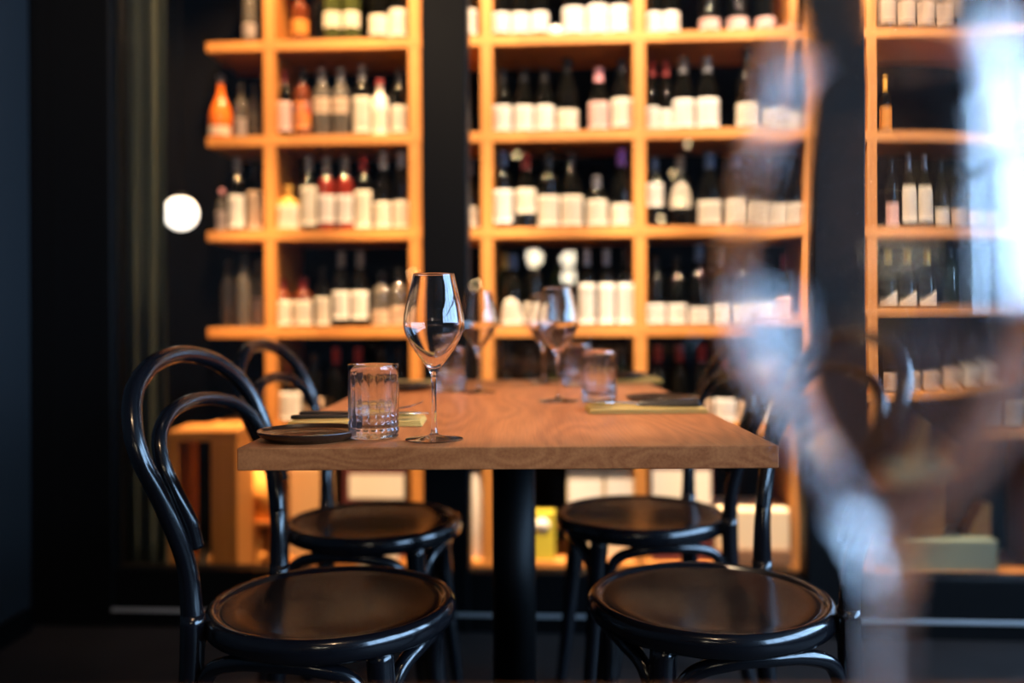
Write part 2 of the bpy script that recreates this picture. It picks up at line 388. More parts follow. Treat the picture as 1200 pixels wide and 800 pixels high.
# ------------------------------------------------------------------ bentwood chairs
def make_chair(label):
    c = thing('bistro_chair', label, 'chair', group='black bentwood chairs at the set table')
    prof = [(0, 0.425), (0.165, 0.425), (0.190, 0.422), (0.200, 0.428), (0.2035, 0.440), (0.2015, 0.453), (0.196, 0.4605), (0.189, 0.4615),
            (0.1815, 0.4575), (0.1795, 0.4535), (0.176, 0.4555), (0.168, 0.4560), (0.150, 0.4535), (0.115, 0.4490), (0.06, 0.4465), (0, 0.4460)]
    rim = prof[:11]; top = prof[10:]
    link('seat_rim', lathe(NB(), rim, 72), M_lacq, c)
    link('seat', lathe(NB(), top, 72), M_seat, c)
    for s in (-1, 1):
        bm = tube(NB(), [(0.128, s*0.120, 0.428), (0.138, s*0.126, 0.30), (0.152, s*0.136, 0.14), (0.168, s*0.148, 0.0)], [0.021, 0.020, 0.017, 0.013], 16)
        link('leg', bm, M_lacq, c)
        bm = tube(NB(), [(-0.168, s*0.141, 0.47), (-0.172, s*0.145, 0.34), (-0.195, s*0.157, 0.16), (-0.235, s*0.170, 0.0)], [0.0185, 0.0185, 0.017, 0.014], 16)
        link('leg', bm, M_lacq, c)
    half = [(-0.168, 0.141, 0.455), (-0.174, 0.149, 0.55), (-0.196, 0.171, 0.64), (-0.222, 0.190, 0.715), (-0.241, 0.184, 0.766), (-0.258, 0.155, 0.812), (-0.270, 0.104, 0.844), (-0.277, 0.052, 0.859)]
    pts = half + [(-0.279, 0, 0.864)] + [(x, -y, z) for x, y, z in half[::-1]]
    link('back_hoop', tube(NB(), pts, [0.0175]+[0.0148]*15+[0.0175], 18, 10), M_lacq, c)
    half = [(-0.164, 0.1345, 0.570), (-0.172, 0.1405, 0.61), (-0.190, 0.1525, 0.66), (-0.209, 0.156, 0.705), (-0.224, 0.140, 0.744), (-0.236, 0.099, 0.771), (-0.242, 0.050, 0.783)]
    pts = half + [(-0.244, 0, 0.787)] + [(x, -y, z) for x, y, z in half[::-1]]
    link('inner_hoop', tube(NB(), pts, [0.0105]+[0.0118]*13+[0.0105], 16, 10), M_lacq, c)
    L = {'fl': (0.140, 0.128), 'fr': (0.140, -0.128), 'rl': (-0.178, 0.148), 'rr': (-0.178, -0.148)}
    for a, b in (('fl', 'fr'), ('fl', 'rl'), ('fr', 'rr'), ('rl', 'rr')):
        A, B = Vector((*L[a], 0.285)), Vector((*L[b], 0.285))
        def at(f, z, out=0.0):
            p = A.lerp(B, f); n = Vector((p.x, p.y, 0)).normalized()*out
            return (p.x+n.x, p.y+n.y, z)
        bm = tube(NB(), [at(0.04, 0.285), at(0.07, 0.335), at(0.17, 0.388, 0.012), at(0.34, 0.409, 0.026), at(0.5, 0.413, 0.030), at(0.66, 0.409, 0.026), at(0.83, 0.388, 0.012), at(0.93, 0.335), at(0.96, 0.285)], 0.0125, 12, 6)
        link('brace', bm, M_lacq, c)
    return c
R = math.radians
chair = make_chair('nearest black bentwood chair on the left, beside the small dark plate')
chair.location = (-0.311, 1.467, 0); chair.rotation_euler.z = R(-12)
dup(chair, (0.317, 1.48, 0), R(192), 'nearest black bentwood chair on the right, behind the blurred foreground wine glass')
dup(chair, (-0.338, 2.06, 0), R(-8), 'farther black bentwood chair on the left, nearest the shelving')
dup(chair, (0.288, 2.12, 0), R(188), 'farther black bentwood chair on the right, nearest the shelving')

# ------------------------------------------------------------------ wine glasses
def smooth_prof(pts, k=6):
    return [(max(0.0, p.x), p.z) for p in catmull([(r, 0, z) for r, z in pts], k)]
def make_glass(label):
    g = thing('wine_glass', label, 'wine glass', group='stemmed wine glasses')
    out = smooth_prof([(0.0045, 0.0885), (0.0060, 0.0950), (0.0105, 0.1030), (0.0180, 0.1130), (0.0270, 0.1255), (0.0360, 0.1400), (0.0418, 0.1540), (0.0435, 0.1680), (0.0412, 0.1850), (0.0368, 0.2050), (0.0322, 0.2240), (0.0296, 0.2360)])
    inn = smooth_prof([(0.0286, 0.2360), (0.0312, 0.2240), (0.0358, 0.2050), (0.0402, 0.1850), (0.0425, 0.1680), (0.0408, 0.1545), (0.0349, 0.1410), (0.0258, 0.1272), (0.0165, 0.1155), (0.0085, 0.1070), (0.0030, 0.1035), (0.0, 0.1028)])
    link('bowl', lathe(NB(), [(0, 0.0884)]+out+[(0.0291, 0.2364)]+inn, 72), M_glass, g)
    st = smooth_prof([(0.0044, 0.0882), (0.0037, 0.078), (0.0033, 0.060), (0.0033, 0.035), (0.0038, 0.018), (0.0052, 0.0092)])
    link('stem', lathe(NB(), [(0, 0.0882)]+st+[(0, 0.0092)], 32), M_glass, g)
    ft = smooth_prof([(0.0054, 0.0090), (0.0085, 0.0068), (0.0150, 0.0048), (0.0260, 0.0030), (0.0370, 0.0018), (0.0410, 0.0013)])
    link('foot', lathe(NB(), [(0, 0.0090)]+ft+[(0.0413, 0.0007), (0.0405, 0.0001), (0.012, 0.0003), (0, 0.0003)], 64), M_foot, g)
    return g
def tp(px, py, z=TZ):                               # a point on the table top from a pixel
    k, m = ray(px, py); Y = (z-ZC)/m
    return (k*Y, Y, z)
gl = make_glass('sharply focused empty wine glass on the near left of the table')
p = tp(509, 515); gl.location = (p[0], p[1], TZ+0.0003)
def glass_at(px, py, label):
    q = tp(px, py); dup(gl, (q[0], q[1], TZ+0.0003), random.random(), label)
glass_at(561, 459.5, 'empty wine glass at the far left place, beside the farther tumbler')
glass_at(654, 470, 'empty wine glass left of the near right tumbler')
glass_at(637, 448.5, 'empty wine glass at the far right place, behind another wine glass')
ng = dup(gl, (0.104, 0.250, TZ+0.0003), 0.3, 'huge blurred wine glass close to the camera on the nearer table')
ng.scale = (1, 1, 1.06)                             # a slightly taller glass

# ------------------------------------------------------------------ tumblers
def make_tumbler(label):
    H, Rr, n = 0.107, 0.0365, 240
    def rmod(r, z, a):
        if r < 0.0345: return r
        f = abs(math.sin(a*10))                     # 20 flutes
        if z < 0.006 or z > 0.099: d = 0.0
        elif z < 0.037:
            b = abs(math.sin((z-0.006)/0.031*3*PI)) # three courses of cut blocks
            d = 0.0028*(1-(f*b)**0.5)
        else: d = 0.0011*(1-f**0.6)*max(0.0, min(1, (0.094-z)/0.045))
        return r-d
    prof = [(0.0001, 0.0), (0.030, 0.0), (0.0340, 0.0012), (Rr, 0.004)]
    z = 0.006
    while z < 0.037: prof.append((Rr, z)); z += 0.0012
    prof += [(Rr, 0.0375), (Rr, 0.040), (Rr, 0.05), (Rr, 0.06), (Rr, 0.07), (Rr, 0.08), (Rr, 0.088), (Rr, 0.094), (Rr, 0.099), (Rr, H-0.0008), (Rr-0.0006, H), (0.0349, H), (0.0344, H-0.0008), (0.0343, 0.09), (0.0338, 0.05), (0.0316, 0.036), (0.0302, 0.023), (0.027, 0.0185), (0.02, 0.0170), (0.0001, 0.0165)]
    o = link('tumbler', lathe(NB(), prof, n, rmod=rmod), M_crys)
    return tag(o, label, 'tumbler', 'cut glass tumblers')
tb = make_tumbler('cut-glass tumbler in front, beside the near left plate')
p = tp(438, 513); tb.location = (p[0], p[1], TZ+0.0004)
for px, py, lab in ((702, 471, 'cut-glass tumbler at the near right place, behind the spoon and fork'), (528, 458.5, 'cut-glass tumbler at the far left place, behind the tall focused wine glass'), (677, 452, 'cut-glass tumbler at the far right place, beside the far plate')):
    q = tp(px, py); c = tb.copy(); COL.objects.link(c); c.location = (q[0], q[1], TZ+0.0004); c.rotation_euler.z = random.random(); c['label'] = lab

# ------------------------------------------------------------------ plates, napkins, cutlery
def make_plate(label):
    prof = [(0, 0.003), (0.050, 0.003), (0.052, 0.0), (0.058, 0.0), (0.062, 0.003), (0.070, 0.0070), (0.0738, 0.0120), (0.0745, 0.0136), (0.0738, 0.0144), (0.0724, 0.0138), (0.0690, 0.0105), (0.062, 0.0080), (0.055, 0.0070), (0.02, 0.0062), (0, 0.0060)]
    return tag(link('side_plate', lathe(NB(), prof, 64), M_plate), label, 'plate', 'dark glazed side plates')
pl = make_plate('small dark brown plate at the near left corner of the table')
pl.location = (-0.302, 1.276, TZ)
def plate_at(x, y, z, lab):
    c = pl.copy(); COL.objects.link(c); c.location = (x, y, z); c['label'] = lab
plate_at(0.290, 1.795, TZ, 'small dark plate behind the mustard napkin on the right')
plate_at(-0.285, 2.17, TZ, 'small dark plate at the far left place, behind the front tumbler')
plate_at(0.275, 2.415, TZ+0.009, 'small dark plate on the napkin at the far right place')

def make_napkin(label):
    bm = NB()
    for i in range(3):
        box(bm, -0.108+0.0015*i, 0.108-0.001*i, -0.052, 0.052-0.003*i, 0.0003+i*0.0029, 0.0003+i*0.0029+0.0028, 0.0012, 3)
    bmesh.ops.subdivide_edges(bm, edges=[e for e in bm.edges if e.calc_length() > 0.05], cuts=6, use_grid_fill=True)
    for v in bm.verts:
        v.co.z += 0.0006*math.sin(v.co.x*60+v.co.y*35)*(v.co.z/0.009)
        v.co.y += 0.0012*math.sin(v.co.x*28)
    return tag(link('napkin', bm, M_napk), label, 'napkin', 'folded mustard napkins')
nk = make_napkin('folded mustard napkin under spoon and fork at the near right place')
nk.location = (0.232, 1.640, TZ)
def nap_at(x, y, rz, lab):
    c = nk.copy(); COL.objects.link(c); c.location = (x, y, TZ); c.rotation_euler.z = rz; c['label'] = lab
nap_at(-0.265, 1.462, PI+0.03, 'folded mustard napkin behind the front tumbler on the left')
nap_at(0.275, 2.410, 0.0, 'folded mustard napkin under the plate at the far right place')
nap_at(-0.285, 2.33, PI, 'folded mustard napkin at the far left place')

def handle(parent, x0, x1, r, z):
    bm = tube(NB(), [(x0, 0, z), (x0+0.012, 0, z), ((x0+x1)/2, 0, z), (x1-0.008, 0, z), (x1, 0, z)], [r*0.55, r*0.8, r, r*1.15, r*0.7], 12, 6, flat=0.55)
    h = link('handle', bm, M_handle, parent); h['label'] = 'black handle'
def make_spoon(label):
    t = thing('spoon', label, 'spoon', group='black handled cutlery')
    handle(t, -0.005, 0.108, 0.0065, 0.0045)
    bm = tube(NB(), [(-0.003, 0, 0.0045), (-0.03, 0, 0.0065), (-0.048, 0, 0.0085), (-0.056, 0, 0.0080)], [0.0028, 0.0024, 0.0030, 0.006], 10, 5, flat=0.6)
    rings = 6; n = 24; cx = -0.078; lay = []
    for side in (0, 1):
        for k in range(rings+1):
            f = k/rings; zz = 0.0095-(0.006 if side == 0 else 0.0050)*(1-f*f)+(0.0008 if side else 0)
            lay.append([bm.verts.new((cx+0.025*f*math.cos(a*2*PI/n), 0.0155*f*math.sin(a*2*PI/n), zz)) for a in range(n)] if k else [bm.verts.new((cx, 0, zz))])
    for s0_ in (0, rings+1):
        for k in range(rings):
            A, B = lay[s0_+k], lay[s0_+k+1]
            for j in range(n):
                q = (j+1) % n
                if len(A) == 1: bm.faces.new((A[0], B[j], B[q]))
                else: bm.faces.new((A[j], B[j], B[q], A[q]))
    A, B = lay[rings], lay[2*rings+1]
    for j in range(n): bm.faces.new((A[j], A[(j+1) % n], B[(j+1) % n], B[j]))
    link('spoon_bowl', bm, M_steel, t)['label'] = 'steel spoon bowl'
    return t
def make_fork(label):
    t = thing('fork', label, 'fork', group='black handled cutlery')
    handle(t, -0.005, 0.108, 0.0065, 0.0045)
    bm = NB()
    ribbon(bm, [(-0.003, 0, 0.003, 0.0035), (-0.03, 0, 0.0025, 0.0055), (-0.050, 0, 0.0040, 0.0070), (-0.058, 0, 0.0100, 0.0055), (-0.066, 0, 0.0118, 0.0045)], 0.0014)
    for i in range(4):
        y = (i-1.5)*0.0066
        ribbon(bm, [(-0.0655, y, 0.0019, 0.0045), (-0.085, y, 0.0016, 0.0055), (-0.104, y, 0.0008, 0.0105)], 0.0013)
    link('tines', bm, M_steel, t, False)['label'] = 'steel fork head'
    return t
def make_knife(label):
    t = thing('table_knife', label, 'knife', group='black handled cutlery')
    handle(t, -0.005, 0.108, 0.0070, 0.0045)
    bm = ribbon(NB(), [(-0.003, 0, 0.0050, 0.0035), (-0.012, 0, 0.0060, 0.0035), (-0.03, 0.0005, 0.0080, 0.0035), (-0.07, 0.001, 0.0085, 0.0035), (-0.095, 0.002, 0.0065, 0.0035), (-0.110, 0.005, 0.0012, 0.0035)], 0.0014)
    link('blade', bm, M_steel, t, False)['label'] = 'steel blade'
    return t
NZ = TZ+0.0098
sp = make_spoon('steel spoon with black handle lying on the right mustard napkin'); sp.location = (0.222, 1.612, NZ); sp.rotation_euler.z = R(-2)
fk = make_fork('steel fork with black handle beside the spoon on the right napkin'); fk.location = (0.226, 1.642, NZ); fk.rotation_euler.z = R(2)
kn = make_knife('table knife with black handle, rearmost on the right mustard napkin'); kn.location = (0.232, 1.671, NZ); kn.rotation_euler.z = R(0)
dup(sp, (-0.262, 1.440, NZ), PI+R(3), 'spoon with black handle on the napkin behind the front tumbler')
lf = dup(fk, (-0.262, 1.465, NZ+0.004), PI+R(-4), 'fork with black handle on the napkin behind the front tumbler')
lf.rotation_euler.y = R(6)
dup(kn, (-0.262, 1.492, NZ), PI+R(1), 'table knife with black handle on the napkin behind the front tumbler')

# ------------------------------------------------------------------ bottles
GL = {
 'dark':  ('dark', mat('dark_bottle_glass', (0.0025, 0.0025, 0.002), 0.035, spec=0.4)),
 'green': ('dark green', mat('green_bottle_glass', (0.008, 0.014, 0.005), 0.035, spec=0.4)),
 'rose':  ('rose red', mat('rose_bottle_glass', (0.20, 0.022, 0.014), 0.07, coat=0.3)),
 'amber': ('amber', mat('amber_bottle_glass', (0.10, 0.022, 0.006), 0.05, coat=0.3)),
 'honey': ('honey yellow', mat('honey_bottle_glass', (0.62, 0.36, 0.08), 0.12, coat=0.3)),
 'orange':('orange', mat('orange_bottle_glass', (0.75, 0.16, 0.02), 0.12, coat=0.3)),
 'clear': ('clear', mat('clear_bottle_glass', (0.30, 0.27, 0.24), 0.06, trans=0.75, coat=0.2)),
 'lime':  ('clear green', mat('lime_bottle_glass', (0.14, 0.17, 0.05), 0.06, trans=0.7, coat=0.2)),
 'white': ('white', mat('white_bottle_glaze', (0.78, 0.70, 0.62), 0.25)),
}
LB = {
 'cream': ('cream', mat('cream_label_paper', (0.84, 0.78, 0.68), 0.7)),
 'white': ('white', mat('white_label_paper', (0.88, 0.86, 0.84), 0.7)),
 'pink':  ('pinkish', mat('pink_label_paper', (0.80, 0.55, 0.52), 0.7)),
 'beige': ('beige', mat('beige_label_paper', (0.66, 0.50, 0.38), 0.7)),
 'orange':('orange', mat('orange_label_paper', (0.80, 0.34, 0.06), 0.6)),
 'grey':  ('grey', mat('grey_label_paper', (0.42, 0.36, 0.36), 0.7)),
}
def multi_label():
    m = bpy.data.materials.new('patchwork_label_paper'); m.use_nodes = True; nt = m.node_tree
    v = nt.nodes.new('ShaderNodeTexVoronoi'); v.inputs['Scale'].default_value = 45
    tc = nt.nodes.new('ShaderNodeTexCoord'); nt.links.new(tc.outputs['Object'], v.inputs['Vector'])
    cr = nt.nodes.new('ShaderNodeValToRGB'); e = cr.color_ramp.elements
    e[0].color = (0.75, 0.06, 0.05, 1); e[1].color = (0.05, 0.09, 0.35, 1); q = e.new(0.5); q.color = (0.85, 0.35, 0.06, 1)
    nt.links.new(v.outputs['Color'], cr.inputs['Fac']); nt.links.new(cr.outputs['Color'], nt.nodes['Principled BSDF'].inputs['Base Color'])
    return m
LB['multi'] = ('colourful', multi_label())
CP = {
 'black': mat('black_capsule', (0.01, 0.01, 0.011), 0.25), 'red': mat('red_capsule', (0.20, 0.016, 0.018), 0.35),
 'grey': mat('silver_grey_capsule', (0.22, 0.22, 0.25), 0.3, 0.5), 'blue': mat('dark_blue_capsule', (0.05, 0.09, 0.20), 0.3),
 'purple': mat('purple_capsule', (0.16, 0.06, 0.34), 0.35), 'gold': mat('gold_capsule', (0.70, 0.42, 0.10), 0.3, 0.7),
 'pink': mat('pink_capsule', (0.62, 0.28, 0.32), 0.4), 'white': mat('white_capsule', (0.75, 0.72, 0.68), 0.45), 'yellow': mat('yellow_capsule', (0.80, 0.42, 0.05), 0.45),
}
PROF = {
 'bord': [(0.90, 0.0), (0.98, 0.006), (1, 0.02), (1, 0.60), (0.985, 0.635), (0.91, 0.675), (0.72, 0.715), (0.52, 0.745), (0.42, 0.775), (0.385, 0.82), (0.375, 0.945), (0.40, 0.948), (0.40, 0.985), (0.37, 1.0)],
 'burg': [(0.90, 0.0), (0.98, 0.006), (1, 0.02), (1, 0.44), (0.975, 0.50), (0.87, 0.57), (0.70, 0.645), (0.54, 0.715), (0.44, 0.785), (0.39, 0.85), (0.37, 0.945), (0.41, 0.948), (0.41, 0.985), (0.37, 1.0)],
 'slim': [(0.90, 0.0), (0.98, 0.006), (1, 0.02), (1, 0.42), (0.97, 0.50), (0.85, 0.62), (0.66, 0.74), (0.50, 0.84), (0.43, 0.90), (0.41, 0.945), (0.46, 0.948), (0.46, 0.985), (0.42, 1.0)],
 'spir': [(0.90, 0.0), (0.98, 0.006), (1, 0.02), (1, 0.62), (0.96, 0.66), (0.80, 0.70), (0.50, 0.73), (0.36, 0.755), (0.34, 0.80), (0.34, 0.88), (0.40, 0.885), (0.42, 0.90), (0.42, 0.985), (0.38, 1.0)],
 'cone': [(0.92, 0.0), (1, 0.01), (1, 0.30), (0.96, 0.40), (0.80, 0.50), (0.55, 0.60), (0.34, 0.70), (0.27, 0.80), (0.26, 0.94), (0.30, 0.945), (0.30, 0.985), (0.26, 1.0)],
}
KINDN = {'bord': 'wine bottle', 'burg': 'sloping wine bottle', 'slim': 'slender wine bottle', 'spir': 'spirit bottle', 'cone': 'tapered liqueur bottle'}
ORD = ['first', 'second', 'third', 'fourth', 'fifth', 'sixth', 'seventh', 'eighth', 'ninth', 'tenth', 'eleventh', 'twelfth']
SHN = {'A': 'top shelf', 'B': 'second shelf', 'C': 'third shelf', 'D': 'fourth shelf', 'E': 'fifth shelf', 'G': 'bottom shelf'}
def prof_r(kind, R_, H, z):
    P = PROF[kind]; f = z/H
    for (ra, za), (rb, zb) in zip(P[:-1], P[1:]):
        if za <= f <= zb: return R_*(ra+(rb-ra)*(f-za)/max(1e-6, zb-za))
    return R_*P[0][0]
def bottle(s, d, z, R_, H, kind, glass, lab, z0, z1, cap, label, group, shape=None):
    loc = wpt(s, d, z)
    b = thing('spirit_bottle' if kind in ('spir', 'cone') else 'wine_bottle', label, 'bottle', loc, -GAM+random.uniform(-0.12, 0.12), group)
    link('glass_body', lathe(NB(), [(0, 0.0)]+[(r*R_, f*H) for r, f in PROF[kind]]+[(0, H)], 28), GL[glass][1], b)
    if lab:
        bm = NB(); n = 22; m_ = 10; rows = []
        for j in range(m_+1):
            row = []
            for i in range(n+1):
                a = -PI/2+(i/n-0.5)*R(146)
                top = z1
                if shape == 'slant': top = z0+(z1-z0)*(0.35+0.65*(i/n-0.5+0.32)/0.64) if abs(i/n-0.5) < 0.32 else (z0+(z1-z0)*(0.35 if i < n/2 else 1.0))
                if shape == 'dome': top = z0+(z1-z0)*(1-0.45*(abs(i/n-0.5)/0.4)**2)
                zz = z0+(max(top, z0+0.004)-z0)*j/m_
                rr = prof_r(kind, R_, H, zz)+0.0007
                row.append(bm.verts.new((rr*math.cos(a), rr*math.sin(a), zz)))
            rows.append(row)
        for A, B in zip(rows[:-1], rows[1:]):
            for i in range(n): bm.faces.new((A[i], A[i+1], B[i+1], B[i]))
        bmesh.ops.solidify(bm, geom=bm.faces[:], thickness=-0.0004)
        link('paper_label', bm, LB[lab][1], b)
    if cap:
        lo = 0.80 if kind in ('bord', 'burg', 'slim') else 0.88
        bm = NB(); pr = [(prof_r(kind, R_, H, f*H)+0.0009, f*H) for f in (lo, lo+0.04, 0.944, 0.949, 0.984)]+[(prof_r(kind, R_, H, 0.995*H)*0.98, H+0.0012), (0, H+0.0012)]
        link('capsule', lathe(bm, pr, 24), CP[cap], b)
    return b
LAST = {}
def row(bay, bayname, rk, items, zs, yrow, pxref):
    """items: (px, width_px, label_top_px, label_bottom_px, kind, glass, label colour, capsule, height_m [, extra depth, shape])"""
    z = zs[rk]
    for n, it in enumerate(items):
        px, wd, lt, lb_, kind, glass, lab, cap, H = it[:9]
        extra = it[9] if len(it) > 9 else 0.0; shape = it[10] if len(it) > 10 else None
        d = DF+0.055+extra
        s, _, t = loc_s(px, d)
        R_ = wd/2*t/F*0.96
        z0 = z1 = 0
        if lab:
            z1 = min(sz(px, lt, d)[1]-z, H*0.72); z0 = max(0.012, sz(px, lb_, d)[1]-z)
            if z1-z0 < 0.02: z1 = z0+0.05
        lbl = '%s %s%s, %s from left, %s, %s' % (GL[glass][0], KINDN[kind], (' with %s label' % LB[lab][0]) if lab else '', ORD[n], SHN[rk], bayname)
        bottle(s, d, z+0.0003, R_, H, kind, glass, lab, z0, z1, cap, lbl, 'bottles on the shelving', shape)
Bo, Bu, Sl, Sp, Co = 'bord', 'burg', 'slim', 'spir', 'cone'
# far left end (beyond the first upright)
N = 'far left end'
row(0, N, 'A', [(295, 17, 30, 44, Sp, 'clear', 'grey', 'black', 0.25)], ROW_Z, 0, 0)
row(0, N, 'B', [(260, 27, 150, 167, Co, 'orange', 'cream', 'grey', 0.235), (284, 15, 140, 160, Sp, 'clear', 'grey', 'black', 0.20), (299, 13, 130, 160, Sp, 'clear', None, 'black', 0.22, 0.05)], ROW_Z, 0, 0)
row(0, N, 'C', [(261, 14, 248, 272, Sp, 'clear', 'grey', 'pink', 0.16), (279, 20, 230, 267, Bo, 'dark', 'white', 'grey', 0.275), (300, 19, 225, 271, Bo, 'dark', 'beige', 'black', 0.27, 0.02)], ROW_Z, 0, 0)
row(0, N, 'D', [(268, 18, 350, 380, Bo, 'clear', None, 'black', 0.25, 0.06), (287, 18, 350, 380, Bo, 'clear', None, 'black', 0.28), (303, 13, 350, 380, Sp, 'clear', 'grey', None, 0.25, 0.05)], ROW_Z, 0, 0)
N = 'left bay'
row(1, N, 'A', [(354, 20, 26, 42, Sp, 'amber', 'orange', 'black', 0.20), (376, 18, 20, 40, Sp, 'dark', None, 'red', 0.24, 0.05), (392, 21, 17, 34, Bo, 'lime', 'cream', 'gold', 0.26), (414, 21, 17, 34, Bo, 'lime', 'cream', 'gold', 0.26), (446, 23, 21, 43, Bu, 'dark', 'cream', 'black', 0.30), (469, 22, 14, 44, Bo, 'dark', 'cream', 'grey', 0.30)], ROW_Z, 0, 0)
row(1, N, 'B', [(335, 17, 121, 154, Bo, 'dark', 'pink', 'red', 0.25), (356, 20, 122, 152, Bo, 'amber', 'multi', 'black', 0.25), (379, 21, 117, 134, Bo, 'clear', 'beige', 'grey', 0.25), (401, 21, 117, 134, Bo, 'clear', 'beige', 'grey', 0.25), (426, 21, 116, 156, Bo, 'dark', 'cream', 'grey', 0.26), (446.5, 19, 127, 159, Sp, 'white', 'cream', 'red', 0.205), (469, 20, 126, 157, Bo, 'dark', 'cream', 'black', 0.25)], ROW_Z, 0, 0)
row(1, N, 'C', [(339, 27, 242, 270, Sp, 'honey', 'cream', 'gold', 0.165), (363, 19, 220, 264, Bo, 'dark', 'cream', 'grey', 0.275), (384, 20, 230, 261, Bo, 'rose', 'white', 'grey', 0.27), (405.5, 20, 230, 261, Bo, 'rose', 'white', 'grey', 0.27), (427, 21, 225, 269, Bo, 'dark', 'cream', 'red', 0.27), (450, 21, 238, 272, Bu, 'dark', 'cream', 'grey', 0.285), (471, 19, 237, 272, Bo, 'dark', 'cream', 'grey', 0.285)], ROW_Z, 0, 0)
row(1, N, 'D', [(332, 21, 353, 381, Bo, 'amber', 'cream', 'red', 0.18), (356, 22, 353, 381, Bo, 'amber', 'cream', 'red', 0.18), (379, 18, 349, 383, Bo, 'dark', 'cream', 'black', 0.22), (400.5, 20, 342, 373, Bo, 'dark', 'white', 'grey', 0.275), (422.5, 20, 342, 373, Bo, 'dark', 'white', 'grey', 0.275), (447, 21, 364, 383, Bo, 'clear', 'beige', 'black', 0.20), (468, 19, 360, 383, Bo, 'clear', 'beige', 'black', 0.21)], ROW_Z, 0, 0)
row(1, N, 'E', [(341, 26, 459, 489, Bu, 'dark', 'white', 'red', 0.24), (369, 22, 466, 490, Bo, 'dark', 'beige', 'black', 0.25), (394, 22, 466, 490, Bo, 'dark', None, 'red', 0.27), (420, 22, 466, 490, Bo, 'dark', None, 'red', 0.27), (446, 22, 466, 490, Bo, 'green', None, 'black', 0.27), (468, 18, 466, 490, Bo, 'dark', None, 'black', 0.27)], ROW_Z, 0, 0)
N = 'narrow bay'
row(2, N, 'A', [(551, 21, 14, 42, Bu, 'dark', 'white', 'grey', 0.29)], ROW_Z, 0, 0)
row(2, N, 'C', [(550, 22, 244, 267, Bu, 'dark', 'cream', 'grey', 0.25)], ROW_Z, 0, 0)
N = 'middle bay'
row(3, N, 'A', [(589, 22, 18, 40, Bu, 'dark', 'white', 'grey', 0.285), (611.5, 22, 18, 40, Bu, 'dark', 'white', 'black', 0.285), (634, 22, 17, 39, Bu, 'dark', 'white', 'black', 0.285), (674, 27, 12, 41, Bu, 'dark', 'white', 'grey', 0.30), (701.5, 25, 9, 40, Bu, 'dark', 'white', 'grey', 0.30), (728, 25, 10, 39, Bu, 'dark', 'white', 'grey', 0.30)], ROW_Z, 0, 0)
row(3, N, 'B', [(590, 23, 126, 155, Bu, 'dark', 'white', 'black', 0.235), (615, 23, 126, 155, Bu, 'dark', 'white', 'black', 0.235), (639.5, 23, 126, 154, Bu, 'dark', 'white', 'black', 0.235), (666, 26, 131, 153, Bu, 'dark', 'cream', 'black', 0.27), (703, 24, 122, 154, Bu, 'dark', 'pink', 'pink', 0.23), (730, 26, 118, 150, Bu, 'dark', 'cream', 'black', 0.26)], ROW_Z, 0, 0)
row(3, N, 'C', [(590.5, 23, 224, 261, Bo, 'dark', 'white', 'blue', 0.28), (617, 25, 223, 250, Bu, 'dark', 'cream', 'red', 0.27), (643.5, 26, 231, 269, Bo, 'dark', 'cream', 'black', 0.27), (670.5, 27, 231, 269, Bu, 'dark', 'cream', 'black', 0.27), (700, 26, 236, 269, Bo, 'dark', 'cream', 'grey', 0.185), (729, 26, 241, 264, Bu, 'dark', 'cream', 'purple', 0.28)], ROW_Z, 0, 0)
row(3, N, 'D', [(591, 22, 340, 383, Bo, 'green', None, 'gold', 0.27, 0.09), (601, 27, 350, 383, Bu, 'dark', 'cream', 'blue', 0.26, 0, 'dome'), (626, 22, 355, 383, Bo, 'dark', 'cream', 'gold', 0.27), (656, 24, 360, 383, Bo, 'green', None, 'black', 0.27, 0.05), (688, 19, 333, 378, Bo, 'dark', 'white', 'grey', 0.275), (711, 19, 333, 378, Bo, 'dark', 'white', 'grey', 0.275), (733, 19, 333, 378, Bo, 'dark', 'white', 'black', 0.275)], ROW_Z, 0, 0)
row(3, N, 'E', [(593, 24, 0, 0, Bo, 'dark', None, 'black', 0.27), (620, 24, 0, 0, Bo, 'dark', None, 'black', 0.27), (648, 24, 0, 0, Bu, 'green', None, 'black', 0.27), (676, 24, 0, 0, Bo, 'dark', None, 'red', 0.27), (703, 24, 0, 0, Bo, 'dark', None, 'black', 0.27), (728, 22, 0, 0, Bo, 'green', None, 'black', 0.27)], ROW_Z, 0, 0)
N = 'right bay'
row(4, N, 'A', [(768, 18, 17, 40, Bu, 'dark', 'white', 'grey', 0.28), (787.5, 21, 17, 40, Bu, 'dark', 'white', 'grey', 0.28), (833, 24, 25, 40, Bu, 'dark', 'pink', 'white', 0.30), (866, 24, 24, 40, Bu, 'dark', 'pink', 'white', 0.30), (898, 24, 24, 39, Bu, 'dark', 'pink', 'white', 0.30)], ROW_Z, 0, 0)
row(4, N, 'B', [(766, 15, 127, 154, Sl, 'dark', 'white', 'red', 0.25), (782, 15, 130, 154, Sl, 'dark', 'white', 'red', 0.25), (802, 25, 119, 153, Bu, 'dark', 'white', 'grey', 0.26), (830, 27, 118, 153, Bu, 'dark', 'white', 'grey', 0.26), (877, 29, 124, 153, Bu, 'dark', 'cream', 'black', 0.29), (906, 19, 131, 153, Bu, 'dark', 'cream', 'black', 0.25)], ROW_Z, 0, 0)
row(4, N, 'C', [(768, 20, 216, 242, Bo, 'dark', 'white', 'blue', 0.25), (798, 25, 216, 244, Bo, 'dark', 'cream', 'grey', 0.25, 0, 'dome'), (832, 29, 237, 268, Bu, 'dark', 'cream', 'blue', 0.26), (864, 27, 236, 268, Bu, 'dark', 'cream', 'blue', 0.26), (891, 24, 238, 268, Bu, 'dark', 'cream', 'black', 0.25), (915, 22, 238, 268, Bu, 'dark', 'cream', 'black', 0.25)], ROW_Z, 0, 0)
